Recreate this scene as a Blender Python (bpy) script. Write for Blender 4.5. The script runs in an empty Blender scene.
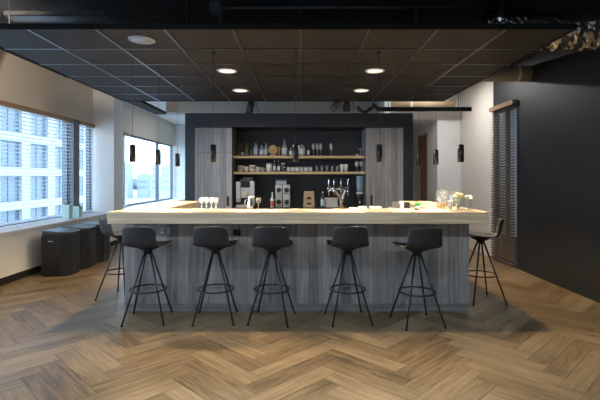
import bpy, bmesh, math, random
from mathutils import Vector, Matrix
random.seed(7)
S = bpy.context.scene
COL = S.collection
PI = math.pi
R = math.radians

# ------------------------------------------------------------------ camera, sky, exposure
cam = bpy.data.objects.new('camera', bpy.data.cameras.new('camera'))
COL.objects.link(cam)
cam.location = (0, 0, 1.42)
cam.rotation_euler = (R(90), 0, 0)
cam.data.sensor_width = 36
cam.data.lens = 440 / 600 * 36
cam.data.shift_x = -1 / 600
cam.data.shift_y = -22 / 600
cam.data.clip_end = 600
S.camera = cam

SKY_STRENGTH = 6.2
PENDANT_W = 56.0
DOWN_W = 10.0
FRONT_FILL_W = 33.0
REAR_FILL_W = 24.0

W = bpy.data.worlds.new('sky')
S.world = W
W.use_nodes = True
wn = W.node_tree
wn.nodes.clear()
wo = wn.nodes.new('ShaderNodeOutputWorld')
wb = wn.nodes.new('ShaderNodeBackground')
wc = wn.nodes.new('ShaderNodeTexCoord')
ws = wn.nodes.new('ShaderNodeSeparateXYZ')
wr = wn.nodes.new('ShaderNodeValToRGB')
wr.color_ramp.elements[0].position = 0.0
wr.color_ramp.elements[0].color = (.46, .64, .82, 1)
wr.color_ramp.elements[1].position = .6
wr.color_ramp.elements[1].color = (.50, .74, 1.0, 1)
e = wr.color_ramp.elements.new(.12)
e.color = (.64, .82, .98, 1)
wn.links.new(wc.outputs['Generated'], ws.inputs[0])
wn.links.new(ws.outputs['Z'], wr.inputs[0])
wn.links.new(wr.outputs[0], wb.inputs[0])
wb.inputs[1].default_value = SKY_STRENGTH
wn.links.new(wb.outputs[0], wo.inputs[0])

S.view_settings.view_transform = 'Standard'
S.view_settings.look = 'None'
S.view_settings.gamma = 1
S.view_settings.use_curve_mapping = False
S.view_settings.exposure = 0.2
S.cycles.use_denoising = True
S.cycles.max_bounces = 8
S.cycles.diffuse_bounces = 5
S.cycles.transparent_max_bounces = 24
S.cycles.sample_clamp_indirect = 6

# ------------------------------------------------------------------ materials
def newmat(name):
    m = bpy.data.materials.new(name)
    m.use_nodes = True
    nt = m.node_tree
    return m, nt, nt.nodes['Principled BSDF']

def mat(name, col, rough=.5, metal=0.0, var=.0, scale=8.0, emit=None, es=1.0, bump=0.0, spec=.5, coat=0.0):
    """plain procedural surface: colour broken up a little by noise"""
    m, nt, b = newmat(name)
    b.inputs['Roughness'].default_value = rough
    b.inputs['Metallic'].default_value = metal
    b.inputs['Specular IOR Level'].default_value = spec
    b.inputs['Coat Weight'].default_value = coat
    c = (*col, 1)
    b.inputs['Base Color'].default_value = c
    if var or bump:
        tc = nt.nodes.new('ShaderNodeTexCoord')
        nz = nt.nodes.new('ShaderNodeTexNoise')
        nz.inputs['Scale'].default_value = scale
        nz.inputs['Detail'].default_value = 4
        nt.links.new(tc.outputs['Object'], nz.inputs['Vector'])
        if var:
            rp = nt.nodes.new('ShaderNodeValToRGB')
            rp.color_ramp.elements[0].position = .3
            rp.color_ramp.elements[1].position = .7
            rp.color_ramp.elements[0].color = (*[x * (1 - var) for x in col], 1)
            rp.color_ramp.elements[1].color = (*[min(1, x * (1 + var)) for x in col], 1)
            nt.links.new(nz.outputs['Fac'], rp.inputs[0])
            nt.links.new(rp.outputs[0], b.inputs['Base Color'])
        if bump:
            bp = nt.nodes.new('ShaderNodeBump')
            bp.inputs['Strength'].default_value = bump
            bp.inputs['Distance'].default_value = .02
            nt.links.new(nz.outputs['Fac'], bp.inputs['Height'])
            nt.links.new(bp.outputs[0], b.inputs['Normal'])
    if emit:
        b.inputs['Emission Color'].default_value = (*emit, 1)
        b.inputs['Emission Strength'].default_value = es
    return m

def wood(name, dark, light, axis='X', stretch=14., scale=2.2, rough=.45, board=0.0, boardaxis='X', tone=.25):
    """wood with grain along one axis; board > 0 adds a tone per board of that width"""
    m, nt, b = newmat(name)
    N, L = nt.nodes, nt.links
    b.inputs['Roughness'].default_value = rough
    tc = N.new('ShaderNodeTexCoord')
    mp = N.new('ShaderNodeMapping')
    sc = [stretch] * 3
    sc['XYZ'.index(axis)] = .8
    mp.inputs['Scale'].default_value = sc
    L.new(tc.outputs['Object'], mp.inputs[0])
    nz = N.new('ShaderNodeTexNoise')
    nz.inputs['Scale'].default_value = scale
    nz.inputs['Detail'].default_value = 6
    nz.inputs['Roughness'].default_value = .65
    L.new(mp.outputs[0], nz.inputs['Vector'])
    fac = nz.outputs['Fac']
    if board:
        sx = N.new('ShaderNodeSeparateXYZ')
        L.new(tc.outputs['Object'], sx.inputs[0])
        d = N.new('ShaderNodeMath'); d.operation = 'DIVIDE'
        d.inputs[1].default_value = board
        L.new(sx.outputs[boardaxis], d.inputs[0])
        f = N.new('ShaderNodeMath'); f.operation = 'FLOOR'
        L.new(d.outputs[0], f.inputs[0])
        wnz = N.new('ShaderNodeTexWhiteNoise'); wnz.noise_dimensions = '1D'
        L.new(f.outputs[0], wnz.inputs['W'])
        s = N.new('ShaderNodeMath'); s.operation = 'MULTIPLY_ADD'
        s.inputs[1].default_value = tone
        L.new(wnz.outputs['Value'], s.inputs[0])
        sub = N.new('ShaderNodeMath'); sub.operation = 'SUBTRACT'
        sub.inputs[1].default_value = tone / 2
        L.new(nz.outputs['Fac'], sub.inputs[0])
        L.new(sub.outputs[0], s.inputs[2])
        fac = s.outputs[0]
    rp = N.new('ShaderNodeValToRGB')
    rp.color_ramp.elements[0].position = .3
    rp.color_ramp.elements[1].position = .72
    rp.color_ramp.elements[0].color = (*dark, 1)
    rp.color_ramp.elements[1].color = (*light, 1)
    L.new(fac, rp.inputs[0])
    L.new(rp.outputs[0], b.inputs['Base Color'])
    bp = N.new('ShaderNodeBump')
    bp.inputs['Strength'].default_value = .12
    bp.inputs['Distance'].default_value = .01
    L.new(nz.outputs['Fac'], bp.inputs['Height'])
    L.new(bp.outputs[0], b.inputs['Normal'])
    return m

def glass(name, tint=(1, 1, 1), gloss=.12, milk=0.0):
    """thin clear glass: mostly see-through with a mirror share"""
    m, nt, b = newmat(name)
    N, L = nt.nodes, nt.links
    N.remove(b)
    out = N['Material Output']
    tr = N.new('ShaderNodeBsdfTransparent'); tr.inputs[0].default_value = (*tint, 1)
    gl = N.new('ShaderNodeBsdfGlossy'); gl.inputs['Roughness'].default_value = .03
    fr = N.new('ShaderNodeFresnel'); fr.inputs[0].default_value = 1.3
    ad = N.new('ShaderNodeMath'); ad.operation = 'ADD'; ad.use_clamp = True
    ad.inputs[1].default_value = gloss
    L.new(fr.outputs[0], ad.inputs[0])
    ge = N.new('ShaderNodeNewGeometry')
    iv = N.new('ShaderNodeMath'); iv.operation = 'SUBTRACT'; iv.inputs[0].default_value = 1
    L.new(ge.outputs['Backfacing'], iv.inputs[1])
    fm = N.new('ShaderNodeMath'); fm.operation = 'MULTIPLY'
    L.new(ad.outputs[0], fm.inputs[0]); L.new(iv.outputs[0], fm.inputs[1])
    mx = N.new('ShaderNodeMixShader')
    L.new(fm.outputs[0], mx.inputs[0])
    L.new(tr.outputs[0], mx.inputs[1]); L.new(gl.outputs[0], mx.inputs[2])
    last = mx
    if milk:
        df = N.new('ShaderNodeBsdfDiffuse'); df.inputs[0].default_value = (*[min(1, c*.9) for c in tint], 1)
        m2 = N.new('ShaderNodeMixShader'); m2.inputs[0].default_value = milk
        L.new(mx.outputs[0], m2.inputs[1]); L.new(df.outputs[0], m2.inputs[2])
        last = m2
    L.new(last.outputs[0], out.inputs[0])
    return m

def slat_mat():
    m, nt, b = newmat('white_slat')
    b.inputs['Base Color'].default_value = (.82, .84, .86, 1)
    b.inputs['Roughness'].default_value = .5
    tl = nt.nodes.new('ShaderNodeBsdfTranslucent'); tl.inputs[0].default_value = (.82, .86, .9, 1)
    mx = nt.nodes.new('ShaderNodeMixShader'); mx.inputs[0].default_value = .4
    nt.links.new(b.outputs[0], mx.inputs[1]); nt.links.new(tl.outputs[0], mx.inputs[2])
    nt.links.new(mx.outputs[0], nt.nodes['Material Output'].inputs[0])
    return m

def parquet_mat():
    m, nt, b = newmat('oak_parquet')
    N, L = nt.nodes, nt.links
    at = N.new('ShaderNodeAttribute'); at.attribute_name = 'tone'
    uv = N.new('ShaderNodeUVMap')
    mp = N.new('ShaderNodeMapping'); mp.inputs['Scale'].default_value = (1.3, 15, 1)
    L.new(uv.outputs[0], mp.inputs[0])
    nz = N.new('ShaderNodeTexNoise'); nz.inputs['Scale'].default_value = 2.0
    nz.inputs['Detail'].default_value = 7; nz.inputs['Roughness'].default_value = .62
    nz.inputs['Distortion'].default_value = .6
    L.new(mp.outputs[0], nz.inputs['Vector'])
    # tone + grain
    a = N.new('ShaderNodeMath'); a.operation = 'MULTIPLY_ADD'; a.inputs[1].default_value = 1.05
    L.new(nz.outputs['Fac'], a.inputs[0])
    c = N.new('ShaderNodeMath'); c.operation = 'MULTIPLY'; c.inputs[1].default_value = .34
    L.new(at.outputs['Fac'], c.inputs[0])
    L.new(c.outputs[0], a.inputs[2])
    rp = N.new('ShaderNodeValToRGB')
    cr = rp.color_ramp
    cr.elements[0].position = .38; cr.elements[0].color = (.058, .036, .017, 1)
    cr.elements[1].position = 1.0; cr.elements[1].color = (.300, .222, .130, 1)
    q = cr.elements.new(.58); q.color = (.150, .100, .050, 1)
    q = cr.elements.new(.76); q.color = (.220, .155, .083, 1)
    L.new(a.outputs[0], rp.inputs[0])
    # knots
    mp2 = N.new('ShaderNodeMapping'); mp2.inputs['Scale'].default_value = (1.6, 5.5, 1)
    L.new(uv.outputs[0], mp2.inputs[0])
    vo = N.new('ShaderNodeTexVoronoi'); vo.inputs['Scale'].default_value = .9
    L.new(mp2.outputs[0], vo.inputs['Vector'])
    kr = N.new('ShaderNodeValToRGB')
    kr.color_ramp.elements[0].position = .03; kr.color_ramp.elements[0].color = (.25, .2, .18, 1)
    kr.color_ramp.elements[1].position = .16; kr.color_ramp.elements[1].color = (1, 1, 1, 1)
    L.new(vo.outputs['Distance'], kr.inputs[0])
    mx = N.new('ShaderNodeMix'); mx.data_type = 'RGBA'; mx.blend_type = 'MULTIPLY'
    mx.inputs['Factor'].default_value = .75
    L.new(rp.outputs[0], mx.inputs['A']); L.new(kr.outputs[0], mx.inputs['B'])
    L.new(mx.outputs['Result'], b.inputs['Base Color'])
    rr = N.new('ShaderNodeMath'); rr.operation = 'MULTIPLY_ADD'
    rr.inputs[1].default_value = .2; rr.inputs[2].default_value = .27
    L.new(nz.outputs['Fac'], rr.inputs[0]); L.new(rr.outputs[0], b.inputs['Roughness'])
    bp = N.new('ShaderNodeBump'); bp.inputs['Strength'].default_value = .1; bp.inputs['Distance'].default_value = .005
    L.new(nz.outputs['Fac'], bp.inputs['Height']); L.new(bp.outputs[0], b.inputs['Normal'])
    return m

M = dict(
    parquet=parquet_mat(),
    gap=mat('plank_gap', (.05, .03, .018), .8),
    cream=mat('cream_paint', (.66, .60, .53), .7, var=.03, scale=3),
    white=mat('white_paint', (.74, .74, .74), .65, var=.03, scale=3),
    block=mat('bar_block_paint', (.026, .033, .045), .5, var=.1, scale=2),
    edge=mat('raft_edge_black', (.008, .008, .008), .9),
    black_wall=mat('black_paint', (.0090, .0108, .0145), .5, var=.12, scale=2),
    black_ceil=mat('black_ceiling_paint', (.030, .030, .032), .8, var=.2, scale=3),
    tile=mat('dark_ceiling_tile', (.029, .029, .031), .7, var=.12, scale=40, spec=.3),
    tbar=mat('grid_bar', (.17, .175, .19), .32, .9),
    black=mat('black_metal', (.016, .017, .020), .32),
    blackp=mat('black_plastic', (.02, .02, .023), .35, var=.1),
    seat=mat('charcoal_shell', (.025, .026, .030), .5, var=.06, scale=20, spec=.35),
    bin=mat('bin_black', (.010, .012, .016), .35, var=.1),
    binlid=mat('bin_lid', (.05, .055, .06), .28),
    oak=wood('pale_oak', (.54, .42, .28), (.84, .71, .52), 'X', 16, 1.6, .34, .11, 'Y', .2),
    oakshelf=wood('shelf_oak', (.48, .36, .20), (.66, .52, .32), 'X', 16, 2, .45),
    ply=wood('plywood', (.40, .28, .17), (.54, .40, .26), 'Z', 10, 3, .5),
    grey=wood('grey_oak_veneer', (.135, .134, .136), (.33, .325, .325), 'Z', 16, 1.8, .45, .115, 'X', .30),
    greyside=wood('grey_oak_side', (.135, .134, .136), (.33, .325, .325), 'Z', 16, 1.8, .45, .115, 'Y', .30),
    cabinet=wood('cabinet_veneer', (.20, .212, .230), (.45, .465, .485), 'Z', 16, 1.8, .45, .115, 'X', .30),
    plinth=wood('plinth_grey', (.12, .118, .118), (.24, .235, .23), 'X', 16, 1.8, .5),
    blindwood=wood('blind_wood', (.075, .052, .036), (.14, .10, .068), 'Y', 20, 2, .4),
    header=wood('header_wood', (.26, .155, .085), (.38, .24, .14), 'Y', 16, 2, .45),
    doorwood=wood('door_wood', (.20, .115, .065), (.30, .18, .105), 'Z', 14, 2, .45),
    slat=slat_mat(),
    frame=mat('window_frame', (.10, .115, .14), .4),
    glass=glass('window_glass', (.96, .98, 1.0), .03),
    jar=glass('clear_glass', (.94, .96, .96), .12, .045),
    shelfglass=glass('milky_clear_glass', (.90, .93, .95), .2, .3),  # diffuse white mixed in to make the shelf glass look brighter
    darkglass=glass('smoked_glass', (.45, .47, .5), .14, .2),
    greenglass=glass('green_glass', (.30, .42, .10), .14, .35),
    blueglass=glass('blue_plastic', (.42, .62, .82), .14, .4),
    brownglass=glass('dark_bottle_glass', (.14, .12, .10), .2, .4),
    chrome=mat('chrome', (.80, .80, .80), .16, 1.0),
    steel=mat('brushed_steel', (.62, .64, .66), .33, .75, var=.06, scale=30),
    foil=mat('foil_duct', (.60, .57, .53), .26, 1.0, var=.1, scale=6, bump=.6),
    duct=mat('spiral_duct', (.78, .73, .62), .5, .0, var=.08),
    china=mat('white_china', (.72, .71, .69), .3, var=.03),
    cream_china=mat('cream_china', (.56, .50, .40), .4, var=.05),
    grey_china=mat('grey_china', (.40, .42, .45), .35, var=.05),
    paper=mat('white_paper', (.80, .79, .76), .7, var=.03),
    label=mat('pale_label', (.62, .66, .72), .6, var=.15, scale=60),
    bluelabel=mat('blue_label', (.35, .48, .66), .6, var=.2, scale=60),
    gold=mat('golden_brown', (.50, .33, .12), .4, .1, var=.15, scale=30),
    brass=mat('brass', (.72, .52, .24), .28, 1.0),
    olive=mat('olive_tin', (.34, .32, .12), .5, var=.1),
    kraft=mat('kraft_board', (.44, .33, .21), .7, var=.08),
    red=mat('red_label', (.55, .08, .08), .5),
    mint=mat('mint_glaze', (.48, .66, .66), .4, var=.08),
    leaf=mat('leaf_green', (.05, .36, .10), .45, var=.25, scale=30),
    leafdark=mat('leaf_dark', (.03, .11, .05), .5, var=.25, scale=30),
    soil=mat('soil', (.05, .035, .025), .9, var=.3, scale=50),
    nut=mat('toasted_nuts', (.58, .36, .10), .6, var=.35, scale=80),
    yellow=mat('pale_yellow_petal', (.85, .78, .25), .5, var=.12, scale=30),
    petal=mat('white_petal', (.86, .83, .74), .5, var=.06, scale=30),
    brown=mat('brown_pod', (.20, .11, .06), .6, var=.2, scale=40),
    facade=mat('pale_facade', (.33, .335, .34), .8, var=.05, scale=.5),
    facwin=mat('facade_glass', (.095, .125, .155), .15, 0, var=.2, scale=.4),
    facframe=mat('facade_frame', (.10, .13, .17), .5),
    ground=mat('pale_ground', (.30, .33, .34), .9, var=.15, scale=.05),
    hazeblue=mat('haze_tinted_block', (.36, .40, .43), .8, var=.08, scale=.1),  # distance haze put into the skyline wall colour
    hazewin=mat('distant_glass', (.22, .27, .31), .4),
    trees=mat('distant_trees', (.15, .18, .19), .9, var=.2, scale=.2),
    lamp=mat('lamp_diffuser', (.9, .85, .75), .5, emit=(1, .88, .72), es=1.1),
    led=mat('pendant_led', (.9, .85, .75), .5, emit=(1, .80, .55), es=6.0),
    speaker=mat('speaker_grille', (.52, .55, .60), .6, var=.05),
    socket=mat('socket_black', (.015, .015, .017), .35),
    screen=mat('dark_screen', (.02, .024, .03), .12),
    rubber=mat('rubber', (.012, .012, .012), .7),
    concrete=mat('dark_soffit', (.055, .052, .050), .85, var=.25, scale=2),
    greypipe=mat('grey_pipe', (.12, .12, .12), .45, .4),
)

# ------------------------------------------------------------------ mesh helpers
def B():
    return bmesh.new()

def box(bm, x0, x1, y0, y1, z0, z1, mi=0):
    vs = [bm.verts.new(p) for p in ((x0,y0,z0),(x1,y0,z0),(x1,y1,z0),(x0,y1,z0),(x0,y0,z1),(x1,y0,z1),(x1,y1,z1),(x0,y1,z1))]
    for f in ((0,3,2,1),(4,5,6,7),(0,1,5,4),(1,2,6,5),(2,3,7,6),(3,0,4,7)):
        bm.faces.new([vs[i] for i in f]).material_index = mi
    return bm

def prism(bm, pts, z0, z1):
    """vertical prism on a plan polygon (counter-clockwise)"""
    lo = [bm.verts.new((x, y, z0)) for x, y in pts]
    hi = [bm.verts.new((x, y, z1)) for x, y in pts]
    n = len(pts)
    bm.faces.new(lo[::-1]); bm.faces.new(hi)
    for i in range(n):
        j = (i + 1) % n
        bm.faces.new((lo[i], lo[j], hi[j], hi[i]))
    return bm

def lathe(bm, prof, n=20, c=(0, 0, 0), axis='Z', mi=0):
    """revolve (radius, height) pairs"""
    rings = []
    for r, z in prof:
        if r < 1e-6:
            rings.append([bm.verts.new((0, 0, z))])
        else:
            rings.append([bm.verts.new((r*math.cos(2*PI*k/n), r*math.sin(2*PI*k/n), z)) for k in range(n)])
    fs = []
    for a, b in zip(rings, rings[1:]):
        for k in range(n):
            k2 = (k + 1) % n
            if len(a) == 1 and len(b) == 1: continue
            if len(a) == 1: fs.append(bm.faces.new((a[0], b[k2], b[k])))
            elif len(b) == 1: fs.append(bm.faces.new((a[k], a[k2], b[0])))
            else: fs.append(bm.faces.new((a[k], a[k2], b[k2], b[k])))
    for f in fs:
        f.smooth = True; f.material_index = mi
    vs = [v for r in rings for v in r]
    if axis == 'Y':
        bmesh.ops.rotate(bm, verts=vs, cent=(0,0,0), matrix=Matrix.Rotation(R(-90), 3, 'X'))
    elif axis == 'X':
        bmesh.ops.rotate(bm, verts=vs, cent=(0,0,0), matrix=Matrix.Rotation(R(90), 3, 'Y'))
    bmesh.ops.translate(bm, verts=vs, vec=c)
    return bm

def cyl(bm, r, z0, z1, c=(0, 0, 0), n=20, axis='Z'):
    return lathe(bm, [(0, z0), (r, z0), (r, z1), (0, z1)], n, c, axis)

def tube(bm, pts, r, n=10, closed=False, cap=True):
    pts = [Vector(p) for p in pts]
    N = len(pts)
    rad = r if isinstance(r, (list, tuple)) else [r] * N
    rings = []
    up = None
    for i, p in enumerate(pts):
        if closed: t = pts[(i+1) % N] - pts[i-1]
        else: t = pts[min(i+1, N-1)] - pts[max(i-1, 0)]
        t.normalize()
        if up is None:
            up = Vector((0, 0, 1)) if abs(t.z) < .9 else Vector((1, 0, 0))
        u = (up - t * up.dot(t)).normalized()
        up = u
        v = t.cross(u)
        rings.append([bm.verts.new(p + rad[i]*(math.cos(2*PI*k/n)*u + math.sin(2*PI*k/n)*v)) for k in range(n)])
    prs = list(zip(rings, rings[1:]))
    if closed: prs.append((rings[-1], rings[0]))
    for a, b in prs:
        for k in range(n):
            f = bm.faces.new((a[k], a[(k+1) % n], b[(k+1) % n], b[k])); f.smooth = True
    if cap and not closed:
        bm.faces.new(rings[0][::-1]); bm.faces.new(rings[-1])
    return bm

def sphere(bm, r, c, sx=1, sy=1, sz=1, n=10):
    d = bmesh.ops.create_uvsphere(bm, u_segments=n, v_segments=max(6, n//2+2), radius=r)
    for v in d['verts']:
        v.co = Vector((v.co.x*sx + c[0], v.co.y*sy + c[1], v.co.z*sz + c[2]))
        for f in v.link_faces: f.smooth = True
    return bm

def obj(name, bm, m, parent=None, loc=(0,0,0), bevel=0.0, mats=None):
    bmesh.ops.recalc_face_normals(bm, faces=bm.faces)
    me = bpy.data.meshes.new(name)
    bm.to_mesh(me); bm.free()
    for q in (mats or [m]):
        me.materials.append(M[q] if isinstance(q, str) else q)
    o = bpy.data.objects.new(name, me)
    COL.objects.link(o)
    o.location = loc
    if parent: o.parent = parent
    if bevel:
        b = o.modifiers.new('bevel', 'BEVEL'); b.width = bevel; b.segments = 2; b.limit_method = 'ANGLE'
    return o

def thing(name, label, cat, loc=(0,0,0), rz=0, group=None):
    o = bpy.data.objects.new(name, None)
    COL.objects.link(o)
    o.empty_display_size = .1
    o.location = loc; o.rotation_euler = (0, 0, rz)
    return tag(o, label, cat, group)

def tag(o, label, cat, group=None, kind=None):
    o['label'] = label; o['category'] = cat
    if group: o['group'] = group
    if kind: o['kind'] = kind
    return o

def struct(name, bm, m, label=None, cat=None, parent=None, bevel=0, mats=None):
    o = obj(name, bm, m, parent, bevel=bevel, mats=mats)
    if parent is None:
        o['kind'] = 'structure'
        if label: tag(o, label, cat or 'wall')
    return o

def dup(root, loc, rz=0, label=None):
    r = root.copy(); COL.objects.link(r)
    r.location = loc; r.rotation_euler = (0, 0, rz)
    if label: r['label'] = label
    for ch in list(root.children):
        c = ch.copy(); COL.objects.link(c); c.parent = r
        for g in list(ch.children):
            d = g.copy(); COL.objects.link(d); d.parent = c
    return r

# ------------------------------------------------------------------ the room
XL, XR = -4.35, 3.40          # left window plane, right wall
CZ = 3.28                     # soffit
SILL = .70; HEAD = 2.54       # window openings

def floor():
    bm = B()
    uvl = bm.loops.layers.uv.new('UVMap')
    tone = bm.faces.layers.float.new('tone')
    Wd, n = .152, 5
    q = 1 / math.sqrt(2)
    ox, oy = -.27, .11
    xa, xb, ya, yb = -3.95, 3.40, -2.5, 15.2
    g = .0011
    def plank(u0, u1, v0, v1, along_u):
        pu = [(u0+g, v0+g), (u1-g, v0+g), (u1-g, v1-g), (u0+g, v1-g)]
        pts = [((u-v)*q + ox, (u+v)*q + oy) for u, v in pu]
        if max(p[0] for p in pts) < xa or min(p[0] for p in pts) > xb: return
        if max(p[1] for p in pts) < ya or min(p[1] for p in pts) > yb: return
        f = bm.faces.new([bm.verts.new((x, y, 0)) for x, y in pts])
        f[tone] = random.random()
        du, dv = random.uniform(0, 40), random.uniform(0, 40)
        for lp, (u, v) in zip(f.loops, pu):
            a, b = (u-u0, v-v0) if along_u else (v-v0, u-u0)
            lp[uvl].uv = (a + du, b + dv)
    for y in range(-110, 150):
        for k in range(-9, 10):
            x0 = y + 2*n*k
            plank(x0*Wd, (x0+n)*Wd, y*Wd, (y+1)*Wd, True)
            x = y
            v0 = x - 2*n + 1 + 2*n*k
            plank(x*Wd, (x+1)*Wd, v0*Wd, (v0+n)*Wd, False)
    for co, no in (((xa,0,0),(-1,0,0)), ((xb,0,0),(1,0,0)), ((0,ya,0),(0,-1,0)), ((0,yb,0),(0,1,0))):
        geom = bm.verts[:] + bm.edges[:] + bm.faces[:]
        bmesh.ops.bisect_plane(bm, geom=geom, plane_co=co, plane_no=no, clear_outer=True)
    box(bm, xa, xb, ya, yb, -.12, -.0008, 1)
    return struct('floor', bm, None, 'herringbone oak floor across the whole bar room', 'floor', mats=['parquet', 'gap'])
floor()

# left: parapet with sill board, wall above the windows, columns
bm = B(); box(bm, -4.55, -3.95, -2.5, 15.2, .10, .655)
struct('wall_left', bm, 'white', 'white parapet wall under the left windows', 'wall')
bm = B(); box(bm, -4.55, -3.95, -2.5, 15.2, -.12, .099)
struct('baseboard_left', bm, 'edge', 'dark recessed toe strip under the white parapet', 'baseboard')
bm = B(); box(bm, -4.46, -3.93, -2.5, 9.2, .657, SILL)
struct('trim_sill', bm, 'white', 'white window sill board carrying the two mint pots', 'window sill', bevel=.004)
bm = B(); box(bm, -4.46, -3.93, 9.2, 15.2, .657, SILL)
struct('trim_sill', bm, 'white', 'white sill board under the far left window', 'window sill', bevel=.004)
bm = B(); box(bm, -4.55, XL, -2.5, 15.2, HEAD, CZ)
struct('wall_left', bm, 'cream', 'cream wall band above the left windows', 'wall')
bm = B(); box(bm, -4.55, -3.91, 9.2, 9.67, SILL, CZ)
struct('trim_column', bm, 'white', 'white square column between the left windows', 'column')
bm = B(); box(bm, -4.55, -3.93, 9.2, 9.67, .0, .656)

def window(name, y0, y1, mull, label, header=True):
    t = thing(name, label, 'window', (XL, y0, SILL)); t['kind'] = 'structure'
    L_ = y1 - y0; H = HEAD - SILL
    bm = B()
    for a, b in ((0, .05), (L_-.05, L_)): box(bm, -.13, -.05, a, b, 0, H)
    box(bm, -.13, -.05, .05, L_-.05, 0, .05); box(bm, -.13, -.05, .05, L_-.05, H-.05, H)
    for m in mull: box(bm, -.13, -.05, m-y0-.04, m-y0+.04, .05, H-.05)
    obj('window_frame', bm, 'frame', t)
    edges = [0] + [m-y0 for m in mull] + [L_]
    for a, b in zip(edges, edges[1:]):
        bm = B(); box(bm, -.095, -.085, a+.04, b-.04, .05, H-.05)
        obj('pane', bm, 'glass', t)
    return t
window('window_1', -1.5, 8.32, [1.2, 4.3], 'long left window nearest the camera')
window('window_2', 8.54, 9.2, [], 'narrow left window pane beside the white column')
window('window_3', 9.67, 15.1, [10.95, 13.57], 'far left window behind the white column')
bm = B(); box(bm, -4.52, -4.30, 8.32, 8.54, SILL, HEAD)
struct('trim_mullion', bm, 'frame', 'dark wide mullion between the two left windows', 'window post')

# back and right
bm = B(); box(bm, -4.55, 1.6, 15.2, 15.35, -.12, CZ)
struct('wall_back', bm, 'white', 'far white back wall left of the bar block', 'wall')
bm = B(); box(bm, 1.6, 1.72, 8.45, 15.35, -.12, CZ); box(bm, 1.72, 3.0, 12.5, 12.62, -.12, CZ)
struct('wall_back', bm, 'white', 'white partition behind the bar block', 'wall')
bm = B()
box(bm, 2.9, 3.55, 9.35, 9.47, -.12, CZ)
box(bm, 2.9, 3.02, 9.47, 10.05, -.12, CZ); box(bm, 2.9, 3.02, 10.85, 12.5, -.12, CZ); box(bm, 2.9, 3.02, 10.05, 10.85, 2.45, CZ)
box(bm, 1.72, 2.9, 9.35, 12.5, 2.66, 2.80); box(bm, 1.72, 2.9, 9.35, 9.45, 2.80, CZ)
struct('wall_back', bm, 'white', 'white back wall with passage opening right of the bar', 'wall')
dt = thing('door_1', 'wooden door in the white passage right of the bar block', 'door', (2.93, 10.05, 0)); dt['kind'] = 'structure'
bm = B(); box(bm, .0, .04, .05, .75, .005, 2.40); obj('door_leaf', bm, 'doorwood', dt, bevel=.003)
bm = B(); box(bm, -.05, .06, 0, .05, 0, 2.45); box(bm, -.05, .06, .75, .80, 0, 2.45); box(bm, -.05, .06, .05, .75, 2.40, 2.45)
obj('door_frame', bm, 'header', dt)
bm = B(); tube(bm, [(-.005, .14, 1.02), (-.05, .14, 1.02), (-.05, .25, 1.02)], .009, 8); obj('door_handle', bm, 'steel', dt)

bm = B()
box(bm, XR, 3.55, -2.5, 6.93, -.12, CZ); box(bm, XR, 3.55, 6.93, 7.78, 2.60, CZ)
struct('wall_right', bm, 'black_wall', 'matt black right wall', 'wall')
bm = B(); box(bm, XR, 3.55, 7.78, 9.35, -.12, CZ)
struct('wall_right', bm, 'cream', 'cream right wall beyond the wooden blind', 'wall')
bm = B(); box(bm, -4.55, 3.55, -2.62, -2.5, -.12, CZ)
struct('wall_front', bm, 'cream', 'cream wall behind the camera', 'wall')
bm = B(); box(bm, 3.385, XR, -2.5, 6.90, 0, .07)
struct('baseboard_right', bm, 'black_wall', 'black baseboard along the right wall', 'baseboard')

# right window, glazed to the floor, with a lit lobby behind
wt = thing('window_4', 'tall glazed opening in the right wall behind the wooden blind', 'window', (XR, 6.93, 0)); wt['kind'] = 'structure'
bm = B(); box(bm, .03, .09, 0, .05, 0, 2.6); box(bm, .03, .09, .80, .85, 0, 2.6); box(bm, .03, .09, .05, .80, 2.55, 2.6); box(bm, .03, .09, .05, .80, 0, .06); box(bm, .03, .09, .40, .44, .06, 2.55)
obj('window_frame', bm, 'frame', wt)
bm = B(); box(bm, .055, .065, .05, .80, .06, 2.55); obj('pane', bm, 'glass', wt)
bm = B()
box(bm, 5.2, 5.3, 5.5, 11.0, -.12, CZ); box(bm, 3.56, 5.2, 11.0, 11.1, -.12, CZ); box(bm, 3.56, 5.2, 5.4, 5.5, -.12, CZ)
struct('wall_lobby', bm, 'white', 'pale lobby wall glimpsed through the wooden blind', 'wall')
bm = B(); box(bm, 3.41, 5.2, 5.5, 11.0, -.12, -.001)
struct('floor_lobby', bm, 'concrete', 'lobby floor beyond the right wall', 'floor')

# ceilings
bm = B(); box(bm, -4.55, 5.3, -2.62, 8.2, CZ, CZ+.15)
struct('ceiling', bm, 'black_ceil', 'black painted soffit above the hanging ceiling', 'ceiling')
bm = B(); box(bm, -4.55, 5.3, 8.2, 15.35, CZ, CZ+.15)
struct('ceiling', bm, 'white', 'white ceiling behind the bar block', 'ceiling')
bm = B(); box(bm, -2.78, 1.6, 9.06, 9.4, 2.77, CZ)
for x in (-2.6, -1.9, -1.2, -.5, .2, .9): box(bm, x, x+.012, 9.05, 9.062, 2.77, CZ)
struct('trim_bulkhead', bm, 'cream', 'cream bulkhead seen over the top of the bar block', 'bulkhead')

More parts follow.
